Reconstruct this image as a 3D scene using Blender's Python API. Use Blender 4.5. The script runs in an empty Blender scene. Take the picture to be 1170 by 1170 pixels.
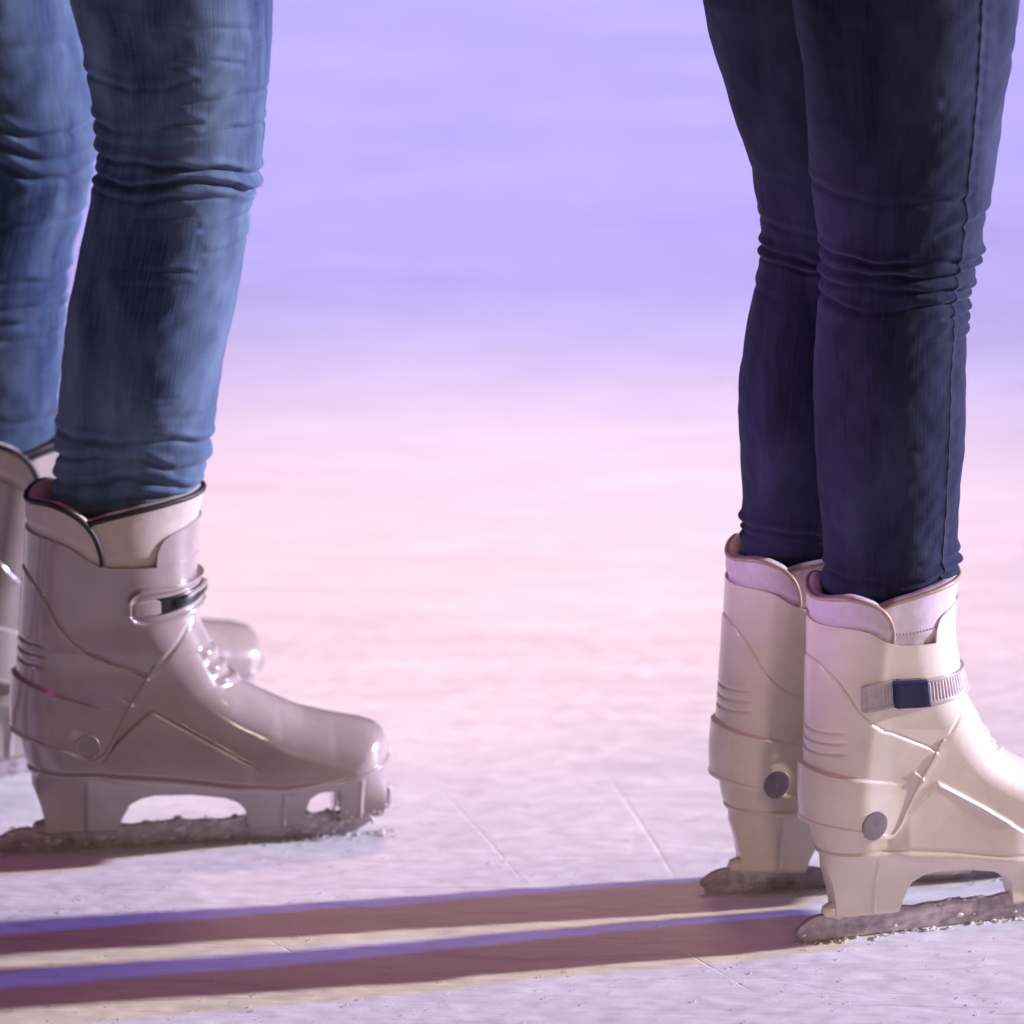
import bpy, math, random
import numpy as np
from mathutils import Vector

random.seed(7); RNG = np.random.default_rng(11)
R = math.radians
PI = math.pi
scene = bpy.context.scene
COL = scene.collection

# ------------------------------------------------------------------ camera
CAM_H, PITCH, FPX, HALF = 1.40, R(15.0), 5920.0, 585.0
CAM = np.array([0.0, 0.0, CAM_H])
FWD = np.array([0, math.cos(PITCH), -math.sin(PITCH)])
UPV = np.array([0, math.sin(PITCH), math.cos(PITCH)])
RGT = np.array([1.0, 0, 0])

def ray(px, py):
    return FWD + RGT * ((px - HALF) / FPX) + UPV * ((HALF - py) / FPX)
def at_depth(px, py, Y):
    r = ray(px, py); return CAM + r * (Y / r[1])
def on_ice(px, py):
    r = ray(px, py); return CAM + r * (-CAM_H / r[2])

# ------------------------------------------------------------------ object helpers
def link(o, parent=None):
    COL.objects.link(o)
    if parent is not None: o.parent = parent
    return o
def thing(name, label, cat, loc=(0, 0, 0), rz=0.0, group=None):
    o = bpy.data.objects.new(name, None); link(o)
    o.location = loc; o.rotation_euler = (0, 0, rz); o.empty_display_size = 0.05
    o['label'] = label; o['category'] = cat
    if group: o['group'] = group
    return o
def mesh_obj(name, verts, faces, mat, parent=None, smooth=True, sharp=None, fix=True):
    """verts Nx3 array; faces = list of arrays (each MxK)"""
    me = bpy.data.meshes.new(name)
    verts = np.asarray(verts, dtype=np.float32)
    fl = [np.asarray(f, dtype=np.int32) for f in faces if len(f)]
    loops = np.concatenate([f.ravel() for f in fl])
    sizes = np.concatenate([np.full(len(f), f.shape[1], dtype=np.int32) for f in fl])
    starts = np.concatenate([[0], np.cumsum(sizes)[:-1]]).astype(np.int32)
    me.vertices.add(len(verts)); me.vertices.foreach_set('co', verts.ravel())
    me.loops.add(len(loops)); me.loops.foreach_set('vertex_index', loops)
    me.polygons.add(len(sizes)); me.polygons.foreach_set('loop_start', starts)
    me.polygons.foreach_set('loop_total', sizes)
    me.update(calc_edges=True); me.validate()
    if smooth:
        me.polygons.foreach_set('use_smooth', np.ones(len(me.polygons), dtype=bool))
        if sharp: me.set_sharp_from_angle(angle=R(sharp))
    me.materials.append(mat)
    o = bpy.data.objects.new(name, me); link(o, parent)
    return o
def grid_quads(nr, nc, wrap=False, base=0):
    r = np.arange(nr - 1)[:, None]; c = np.arange(nc if wrap else nc - 1)[None, :]
    c2 = (c + 1) % nc
    a = r * nc + c; b = r * nc + c2; d = (r + 1) * nc + c; e = (r + 1) * nc + c2
    return np.stack([a, b, e, d], -1).reshape(-1, 4) + base
def tube(path, rad, n=10):
    path = np.asarray(path, float); m = len(path)
    t = np.gradient(path, axis=0); t /= np.linalg.norm(t, axis=1)[:, None] + 1e-12
    ref = np.array([0, 0, 1.0]); V = []
    for i in range(m):
        a = np.cross(t[i], ref if abs(t[i][2]) < .9 else np.array([1.0, 0, 0])); a /= np.linalg.norm(a)
        b = np.cross(t[i], a)
        k = np.arange(n) * 2 * math.pi / n
        rr = rad[i] if hasattr(rad, '__len__') else rad
        V.append(path[i] + rr * (np.cos(k)[:, None] * a + np.sin(k)[:, None] * b))
    V = np.concatenate(V)
    caps = [np.arange(n)[None, ::-1], (np.arange(n) + (m - 1) * n)[None]]
    return V, [grid_quads(m, n, True)] + caps
def merge(parts):
    V, F, off = [], [], 0
    for v, fs in parts:
        V.append(np.asarray(v)); F += [np.asarray(f) + off for f in fs]; off += len(v)
    return np.concatenate(V), F
def smooth01(t):
    t = np.clip(t, 0, 1); return t * t * (3 - 2 * t)
def poly_dist(x, z, P):
    P = np.asarray(P); d = np.full(x.shape, 1e9)
    for (ax, az), (bx, bz) in zip(P[:-1], P[1:]):
        ux, uz = bx - ax, bz - az; L = ux * ux + uz * uz + 1e-15
        t = np.clip(((x - ax) * ux + (z - az) * uz) / L, 0, 1)
        d = np.minimum(d, np.hypot(x - ax - t * ux, z - az - t * uz))
    return d
def densify(P, step):
    P = np.asarray(P, float); out = [P[0]]
    for a, b in zip(P[:-1], P[1:]):
        n = max(1, int(np.linalg.norm(b - a) / step))
        for k in range(1, n + 1): out.append(a + (b - a) * k / n)
    return np.array(out)
def relax(P, it=8):
    P = P.copy()
    for _ in range(it): P[1:-1] = .25 * P[:-2] + .5 * P[1:-1] + .25 * P[2:]
    return P

# ------------------------------------------------------------------ materials
class NT:
    def __init__(s, name):
        s.m = bpy.data.materials.new(name); s.m.use_nodes = True
        s.t = s.m.node_tree; s.b = s.t.nodes['Principled BSDF']
    def n(s, typ, **kw):
        nd = s.t.nodes.new(typ)
        for k, v in kw.items():
            if k in nd.inputs: nd.inputs[k].default_value = v
            else: setattr(nd, k, v)
        return nd
    def l(s, a, b): s.t.links.new(a, b)
    def coords(s, scale=(1, 1, 1), rot=(0, 0, 0), kind='Object'):
        tc = s.n('ShaderNodeTexCoord'); mp = s.n('ShaderNodeMapping')
        mp.inputs['Scale'].default_value = scale; mp.inputs['Rotation'].default_value = rot
        s.l(tc.outputs[kind], mp.inputs['Vector']); return mp.outputs[0]
    def noise(s, vec, scale, detail=4, rough=.55, dist=0.0):
        nd = s.n('ShaderNodeTexNoise'); nd.inputs['Scale'].default_value = scale
        nd.inputs['Detail'].default_value = detail; nd.inputs['Roughness'].default_value = rough
        nd.inputs['Distortion'].default_value = dist
        s.l(vec, nd.inputs['Vector']); return nd.outputs['Fac']
    def ramp(s, fac, stops):
        r = s.n('ShaderNodeValToRGB'); e = r.color_ramp.elements
        while len(e) < len(stops): e.new(.5)
        for el, (p, c) in zip(e, stops):
            el.position = p; el.color = (c, c, c, 1) if not hasattr(c, '__len__') else (*c, 1)
        s.l(fac, r.inputs[0]); return r.outputs[0]
    def mix(s, fac, a, b, mode='MIX'):
        m = s.n('ShaderNodeMix', data_type='RGBA', blend_type=mode)
        for sock, v in ((m.inputs[0], fac), (m.inputs[6], a), (m.inputs[7], b)):
            if hasattr(v, 'links') or isinstance(v, bpy.types.NodeSocket): s.l(v, sock)
            elif hasattr(v, '__len__'): sock.default_value = (*v, 1)
            else: sock.default_value = v
        return m.outputs[2]
    def math(s, op, a, b=0.0, c=0.0):
        m = s.n('ShaderNodeMath', operation=op)
        for i, v in enumerate((a, b, c)):
            if isinstance(v, bpy.types.NodeSocket): s.l(v, m.inputs[i])
            else: m.inputs[i].default_value = v
        return m.outputs[0]
    def bump(s, height, strength, dist, prev=None):
        b = s.n('ShaderNodeBump'); b.inputs['Strength'].default_value = strength
        b.inputs['Distance'].default_value = dist; s.l(height, b.inputs['Height'])
        if prev: s.l(prev, b.inputs['Normal'])
        return b.outputs[0]
    def set(s, **kw):
        for k, v in kw.items():
            k = k.replace('_', ' ')
            if isinstance(v, bpy.types.NodeSocket): s.l(v, s.b.inputs[k])
            else: s.b.inputs[k].default_value = (*v, 1) if hasattr(v, '__len__') and len(v) == 3 and 'Radius' not in k else v
        return s.m

def plastic(name, col, rough, coat, coat_rough, scuff=.10):
    s = NT(name); c = s.coords()
    n1 = s.noise(c, 28, 5); n2 = s.noise(c, 260, 3)
    dark = tuple(v * (1 - scuff) for v in col); lite = tuple(min(1, v * (1 + scuff * .7)) for v in col)
    base = s.mix(s.ramp(n1, [(.35, 0.), (.68, 1.)]), dark, lite)
    # fine scratches and rental-boot scuffs
    sc = s.noise(s.coords((9, 9, 90), (0, .5, .2)), 6, 3)
    scr = s.ramp(sc, [(.60, 0.), (.64, 1.), (.66, 0.)])
    base = s.mix(s.math('MULTIPLY', scr, .22), base, tuple(v * .7 for v in col))
    rg = s.n('ShaderNodeMapRange'); s.l(n1, rg.inputs[0])
    rg.inputs['From Min'].default_value = .3; rg.inputs['From Max'].default_value = .7
    rg.inputs['To Min'].default_value = rough * .8; rg.inputs['To Max'].default_value = rough * 1.35
    b = s.bump(n2, .10, .0006, s.bump(n1, .25, .0012))
    return s.set(Base_Color=base, Roughness=rg.outputs[0], Coat_Weight=coat, Coat_Roughness=coat_rough, Normal=b)

def simple(name, col, rough, metallic=0.0, vary=.15, scale=120, bump=.0004):
    s = NT(name); c = s.coords(); n = s.noise(c, scale, 4)
    base = s.mix(s.ramp(n, [(.3, 0.), (.7, 1.)]), tuple(v * (1 - vary) for v in col), tuple(min(1, v * (1 + vary)) for v in col))
    return s.set(Base_Color=base, Roughness=rough, Metallic=metallic, Normal=s.bump(n, .3, bump))

def denim(name, dark, lite, faded, fade_amt):
    s = NT(name)
    c = s.coords()
    slub_v = s.noise(s.coords((640, 18, 1), kind='UV'), 1, 4, .7)
    slub_h = s.noise(s.coords((26, 520, 1), kind='UV'), 1, 4, .7)
    big = s.noise(s.coords((9, 9, 3.2)), 1, 4, .6, .4)
    mid = s.noise(s.coords((46, 46, 30)), 1, 4)
    weave = s.math('ADD', s.math('MULTIPLY', slub_v, .70), s.math('MULTIPLY', slub_h, .30))
    base = s.mix(s.ramp(weave, [(.38, 0.), (.62, 1.)]), dark, lite)
    f = s.math('MULTIPLY', s.ramp(big, [(.40, 0.), (.66, 1.)]), fade_amt)
    f = s.math('MULTIPLY', f, s.ramp(mid, [(.2, .55), (.75, 1.)]))
    base = s.mix(f, base, faded)
    h = s.math('ADD', weave, s.math('MULTIPLY', mid, .5))
    b = s.bump(h, .5, .0010)
    return s.set(Base_Color=base, Roughness=.88, Normal=b, Sheen_Weight=.14, Sheen_Roughness=.45, Sheen_Tint=(.55, .55, 1.0, 1), Specular_IOR_Level=.2)

M = {}
M['mauve'] = plastic('grey_mauve_plastic', (.33, .28, .272), .20, .75, .045)
M['cream'] = plastic('cream_plastic', (.68, .61, .525), .33, .35, .13, .07)
M['liner_grey'] = simple('beige_liner', (.50, .43, .40), .62, 0, .08)
M['liner_lilac'] = simple('lilac_liner', (.58, .50, .56), .40, 0, .08)
M['pipe_black'] = simple('black_piping', (.012, .010, .014), .6)
M['pipe_tan'] = simple('tan_piping', (.37, .265, .20), .5)
M['black'] = simple('black_buckle_plastic', (.010, .009, .011), .25)
M['navy'] = simple('navy_buckle_plastic', (.010, .012, .055), .30)
M['strap_grey'] = simple('grey_ladder_strap', (.44, .39, .39), .32)
M['rivet_mauve'] = simple('mauve_rivet', (.255, .215, .215), .35)
M['rivet_grey'] = simple('grey_rivet', (.21, .175, .205), .5)
M['denim_light'] = denim('washed_blue_denim', (.008, .019, .056), (.028, .060, .140), (.155, .225, .330), .85)
M['denim_dark'] = denim('dark_indigo_denim', (.0030, .0040, .015), (.0110, .0135, .043), (.060, .068, .140), .82)
M['thread'] = simple('jeans_thread', (.035, .038, .085), .9)
M['thread_light'] = simple('light_thread', (.20, .16, .13), .9)

def steel_mat():
    s = NT('frosted_steel'); c = s.coords()
    n = s.noise(c, 120, 5, .65); m = s.noise(s.coords((40, 40, 160)), 1, 4)
    fr = s.ramp(s.math('ADD', s.math('MULTIPLY', n, .6), s.math('MULTIPLY', m, .4)), [(.34, 0.), (.62, 1.)])
    base = s.mix(fr, (.20, .165, .195), (.50, .44, .49))
    ro = s.ramp(fr, [(0, .35), (1, .9)]); me = s.ramp(fr, [(0, .4), (1, 0.)])
    return s.set(Base_Color=base, Roughness=ro, Metallic=me, Normal=s.bump(n, .35, .0010))
M['steel'] = steel_mat()
def snow_mat():
    s = NT('scraped_snow'); c = s.coords(); n = s.noise(c, 300, 4)
    return s.set(Base_Color=s.mix(n, (.52, .48, .51), (.70, .67, .70)), Roughness=.8, Normal=s.bump(n, .6, .001),
                 Subsurface_Weight=.15, Subsurface_Radius=(.004, .004, .005))
M['snow'] = snow_mat()

CUTS = [((690, 880), (775, 1010), .1), ((455, 838), (660, 782), .05), ((540, 962), (740, 925), .08), ((330, 1012), (570, 985), -.05), ((480, 705), (640, 660), .1),
        ((215, 1030), (430, 1135), .1), ((560, 1140), (900, 1098), .04), ((620, 815), (810, 845), -.1), ((490, 890), (600, 1010), .15), ((840, 1110), (1130, 1165), .05),
        ((380, 760), (520, 800), .1), ((650, 700), (790, 760), .1), ((560, 860), (770, 800), -.06), ((420, 1140), (520, 1165), .1), ((700, 1040), (890, 1150), .07)]
def ice_mat():
    s = NT('scraped_ice')
    c = s.coords()
    big = s.noise(s.coords((.9, 2.2, 1), (0, 0, .10)), 1.6, 5, .55, .5)
    streak = s.noise(s.coords((7, 60, 1), (0, 0, .12)), 1, 6, .62, .6)
    streak2 = s.noise(s.coords((5, 34, 1), (0, 0, -.35)), 1, 6, .6, .5)
    fine = s.noise(c, 230, 5, .7)
    grit = s.noise(s.coords((16, 190, 1), (0, 0, .1)), 1, 5, .7)
    base = s.mix(s.ramp(big, [(.32, 0.), (.70, 1.)]), (.70, .70, .735), (.80, .80, .825))
    base = s.mix(s.math('MULTIPLY', s.ramp(streak, [(.36, 1.), (.54, 0.)]), .36), base, (.60, .60, .65))
    base = s.mix(s.math('MULTIPLY', s.ramp(streak2, [(.54, 0.), (.68, 1.)]), .32), base, (.87, .87, .88))
    base = s.mix(s.math('MULTIPLY', s.ramp(grit, [(.52, 0.), (.70, 1.)]), .50), base, (.55, .55, .60))
    lines = None
    for k, (rz, sx, sy, dst, lo) in enumerate([(.10, .55, 9, .35, .495), (-.42, .5, 8, .3, .50), (1.15, .6, 7, .5, .50), (.62, .4, 8, .3, .505)]):
        nn = s.noise(s.coords((sx, sy, 1), (0, 0, rz)), 1.3, 1.5, .4, dst)
        ln = s.ramp(nn, [(lo - .006, 0.), (lo, 1.), (lo + .006, 0.)])
        brk = s.ramp(s.noise(s.coords((2.2, 2.2, 1), (0, 0, k)), 1.4, 3), [(.45, 0.), (.62, 1.)])
        ln = s.math('MULTIPLY', ln, brk)
        lines = ln if lines is None else s.math('MAXIMUM', lines, ln)
    # single cuts left by blades, each with a little powder
    tc = s.n('ShaderNodeTexCoord'); sp = s.n('ShaderNodeSeparateXYZ'); s.l(tc.outputs['Object'], sp.inputs[0])
    brk = s.ramp(s.noise(s.coords((30, 30, 1)), 1, 4, .6), [(.34, .15), (.56, 1.)]); cuts = None
    for k, (p, q, cv) in enumerate(CUTS):
        A, B = on_ice(*p)[:2], on_ice(*q)[:2]; D = B - A; ln = np.hypot(*D); D = D / ln
        t = s.math('ADD', s.math('ADD', s.math('MULTIPLY', sp.outputs[0], D[0]), s.math('MULTIPLY', sp.outputs[1], D[1])), -float(A @ D))
        d = s.math('ADD', s.math('ADD', s.math('MULTIPLY', sp.outputs[0], -D[1]), s.math('MULTIPLY', sp.outputs[1], D[0])), -float(-A[0] * D[1] + A[1] * D[0]))
        d = s.math('ADD', d, s.math('MULTIPLY', s.math('MULTIPLY', t, s.math('SUBTRACT', t, ln)), cv))
        m = s.math('SUBTRACT', 1.0, s.math('MULTIPLY', s.math('ABSOLUTE', d), 1 / (.0016 if k % 3 else .0030)))
        e = s.math('MULTIPLY', s.math('MULTIPLY', t, s.math('SUBTRACT', ln, t)), 60.0)
        mm = s.n('ShaderNodeClamp'); s.l(m, mm.inputs[0]); ee = s.n('ShaderNodeClamp'); s.l(e, ee.inputs[0])
        m = s.math('MULTIPLY', s.math('MULTIPLY', mm.outputs[0], ee.outputs[0]), brk)
        cuts = m if cuts is None else s.math('MAXIMUM', cuts, m)
    base = s.mix(s.math('MULTIPLY', cuts, .32), base, (.90, .90, .92))
    lines = s.math('MAXIMUM', lines, s.math('MULTIPLY', cuts, .8))
    base = s.mix(s.math('MULTIPLY', s.math('SUBTRACT', lines, cuts), .5), base, (.50, .48, .53))
    h = s.math('ADD', s.math('MULTIPLY', streak, .8), s.math('MULTIPLY', grit, .55))
    h = s.math('ADD', h, s.math('MULTIPLY', fine, .22))
    h = s.math('SUBTRACT', h, s.math('MULTIPLY', lines, .5))
    rg = s.ramp(streak2, [(.35, .38), (.62, .72)])
    return s.set(Base_Color=base, Roughness=rg, Specular_IOR_Level=.22, Normal=s.bump(h, .5, .0016))
M['ice'] = ice_mat()

# ------------------------------------------------------------------ ice sheet
def build_ice():
    gx = np.linspace(-.62, .80, 440); gy = np.linspace(3.45, 5.2, 560)
    xs = np.concatenate([[-90, -30, -8, -3, -1.4, -.8], gx, [1, 1.6, 3, 8, 30, 90]])
    ys = np.concatenate([[-80, -20, 0, 2, 3], gy, [5.6, 6.2, 7, 8, 10, 14, 20, 50, 120]])
    X, Y = np.meshgrid(xs, ys)
    r = np.random.default_rng(5); Z = np.zeros(X.shape)
    for k in range(34):      # scraped ridges running roughly along the rink
        wl = .006 * 1.17 ** k if k < 20 else .02 * 1.1 ** (k - 20); a = r.normal(.12, .30); f = 2 * PI / wl
        Z += np.sin(f * (-math.sin(a) * X + math.cos(a) * Y) + 2.2 * np.sin(X * r.uniform(8, 60) + r.uniform(0, 6)) + 1.5 * np.sin(Y * r.uniform(20, 90)) + r.uniform(0, 6)) * min(1.0, wl / .03) * r.uniform(.5, 1)
    Z *= .00007; n_ = relax(r.normal(0, .00055, Z.shape), 1); n_ = relax(n_.T, 6).T; Z += n_; Z -= .0008
    w = smooth01((X + .62) / .15) * smooth01((.80 - X) / .15) * smooth01((Y - 3.45) / .12) * smooth01((5.2 - Y) / .6)
    o = mesh_obj('ice', np.stack([X, Y, Z * w], -1).reshape(-1, 3), [grid_quads(len(ys), len(xs))], M['ice'])
    o['kind'] = 'structure'; o['label'] = 'pale scraped ice of the skating rink floor'; o['category'] = 'ice'
build_ice()

# ------------------------------------------------------------------ the skate, traced from the one seen side on
YAW0 = R(10.0)
O0 = on_ice(20, 974)
AX = np.array([math.cos(YAW0), math.sin(YAW0), 0]); AY = np.array([-math.sin(YAW0), math.cos(YAW0), 0])
def loc(px, py, off=0.0):
    r = ray(px, py); t = ((O0 - CAM) @ AY + off) / (r @ AY); P = CAM + r * t
    return ((P - O0) @ AX, P[2])
def locs(pts, off=0.0): return np.array([loc(a, b, off) for a, b in pts])
SIDE = -.040

SOLE = locs([(10, 892), (42, 890), (120, 889), (201, 892), (281, 898), (321, 900), (382, 893), (438, 879), (460, 874)], -.028)
def zsole(x): return np.interp(x, SOLE[:, 0], SOLE[:, 1])
def prof(pts):
    P = relax(densify(locs(pts), .002), 6); h = P[:, 1] - zsole(P[:, 0])
    o = np.argsort(h, kind='stable'); h, x = h[o], P[o, 0]
    return h + np.arange(len(h)) * 1e-7, x
BH, BX = prof([(42, 893), (34, 880), (28, 862), (24, 840), (22, 800), (24, 775), (26, 733), (30, 673), (32, 620), (34, 572), (35, 540)])
front_px = [(437, 893), (441, 876), (443, 860), (441, 845), (437, 832), (429, 824), (412, 819.5), (382, 815), (341, 806), (309, 792), (277, 777),
            (258, 763), (246, 742), (234, 718), (226, 701), (222, 670), (221, 640), (224, 592), (231, 566), (235, 540)]
FH, FX = prof(front_px)
FP = np.stack([FX, FH], 1)[::3]
WX = np.array([-.02, .0, .03, .08, .13, .18, .22, .26, .30, .34]); WY = np.array([.030, .033, .035, .034, .037, .043, .046, .045, .042, .040])

def table(xs, ys, n=600, it=900):
    g = np.linspace(xs[0], xs[-1], n); return g, relax(np.stack([g, np.interp(g, xs, ys)], 1), it)[:, 1]
WX, WY = table(WX, WY, 300, 200)
HHX, HHY = table([-.01, 0, .05, .10, .14, .20, .30], [0, 0, .15, .72, .98, 1.25, 1.75])
RFX, RFY = table([0, .03, .05, .1, .16, .22, .3], [.036, .032, .034, .044, .056, .064, .07])
def Xof(u, h):
    a = np.interp(h, BH, BX); b = np.interp(h, FH, FX)
    return .5 * (a + b) - .5 * (b - a) * np.cos(u)
def Base(u, h):
    a = np.interp(h, BH, BX); x = Xof(u, h)
    hh = np.interp(h, HHX, HHY)
    ws = np.interp(x, WX, WY)
    t = smooth01(hh); w = ws + (.041 - ws) * t + np.clip(hh - .8, 0, 2) * .023
    db = np.clip((x - a) / np.interp(h, [0, .1, .2], [.040, .040, .055]), 0, 1)
    rf = np.interp(h, RFX, RFY)
    df = np.clip(poly_dist(x, h, FP) / rf, 0, 1)
    # exact contact at the front end of each row
    f = np.sqrt(1 - (1 - db) ** 2) * np.sqrt(1 - (1 - df) ** 2)
    ed = np.clip(h / .007, 0, 1); f = f * (.86 + .14 * np.sqrt(1 - (1 - ed) ** 2))
    y = -np.sign(np.sin(u)) * w * f
    return np.stack([x, y, h + zsole(x)], -1)
def Normal(u, h):
    e = 2e-3; k = 6e-4
    du = Base(u + e, h) - Base(u - e, h); dh = Base(u, h + k) - Base(u, h - k)
    n = np.cross(du, dh); n /= np.linalg.norm(n, axis=-1)[..., None] + 1e-12
    ctr = Base(u, h) * 1.0; ctr[..., 0] = 0
    s = np.sign(n[..., 1] * ctr[..., 1] + 1e-9)
    # close to the centre plane use x to orient
    xm = Xof(np.full_like(u, math.pi / 2), h); s2 = np.sign(n[..., 0] * (Base(u, h)[..., 0] - xm))
    s = np.where(np.abs(ctr[..., 1]) > .012, s, s2)
    return n * s[..., None]
def u_at(px, py, off=SIDE):
    x, z = loc(px, py, off); h = z - zsole(x)
    a = np.interp(h, BH, BX); b = np.interp(h, FH, FX)
    return math.acos(np.clip((.5 * (a + b) - x) / (.5 * (b - a)), -1, 1))
def curve(pts, off=SIDE, n=3):
    P = relax(densify(locs(pts, off), .0015), n)
    return P[:, 0], P[:, 1] - zsole(P[:, 0])

def patch(us, bot, top, nv, offset, relief=None, top_caps=((0, 0.0),), bot_caps=((0, 0.0),), wrap=False, end_skirt=None):
    """sheet over the boot surface; bot/top = (x, h) curves; offset along the normal; caps = extra rows (dh, offset)"""
    us = np.asarray(us); nc = len(us)
    bx, bh = bot; tx, th = top
    vs = np.linspace(0, 1, nv); U = np.repeat(us[None], nv, 0); Vv = np.repeat(vs[:, None], nc, 1)
    H = .5 * np.interp(Xof(us, np.full(nc, .12)), bx, bh)[None] * (1 - Vv) + .5 * np.interp(Xof(us, np.full(nc, .15)), tx, th)[None] * Vv
    H = H * 2
    for _ in range(60):
        x = Xof(U, np.clip(H, 0, .28)); Hn = np.interp(x, bx, bh) * (1 - Vv) + np.interp(x, tx, th) * Vv
        H = H + .35 * (Hn - H)
    P = Base(U, H); N = Normal(U, H)
    off = np.full(H.shape, float(offset)) if not callable(offset) else offset(P[..., 0], P[..., 2], U, Vv)
    if relief is not None: off = off + relief(P[..., 0], P[..., 2], U, H, Vv)
    G = P + N * off[..., None]
    rows = [G[i] for i in range(nv)]
    for dh, o in bot_caps:
        q = G[0] + N[0] * (o) + np.array([0, 0, dh]); rows.insert(0, q)
    for dh, o in top_caps:
        q = G[-1] + N[-1] * (o) + np.array([0, 0, dh]); rows.append(q)
    A = np.array(rows)
    if end_skirt:
        n0 = np.concatenate([np.repeat(N[:1], len(bot_caps), 0), N, np.repeat(N[-1:], len(top_caps), 0)])
        A = np.concatenate([A[:, :1] + n0[:, :1] * end_skirt, A, A[:, -1:] + n0[:, -1:] * end_skirt], 1)
    return A.reshape(-1, 3), [grid_quads(A.shape[0], A.shape[1])], G

def uspan(a, b, n): return np.linspace(a, b, n)

# traced feature lines (local x, z on the boot's side)
def L(pts): return relax(densify(locs(pts, SIDE), .0015), 3)
C1 = L([(22, 650), (36, 660), (52, 681), (68, 713), (84, 732), (100, 745), (130, 757), (161, 769), (174, 776)])
C2 = L([(10, 778), (26, 781), (60, 791), (90, 801), (118, 810)])
TRI = L([(108, 886), (120, 872), (132, 853), (150, 835), (173, 813), (220, 838), (265, 862), (310, 884)])
TRI_A, TRI_B = L([(132, 853), (173, 813)]), L([(173, 813), (265, 862)])

def step_below(x, z, line, width):
    """1 below the line, 0 above"""
    zl = np.interp(x, line[:, 0], line[:, 1]); return smooth01((zl - z) / width + .5)

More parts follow.
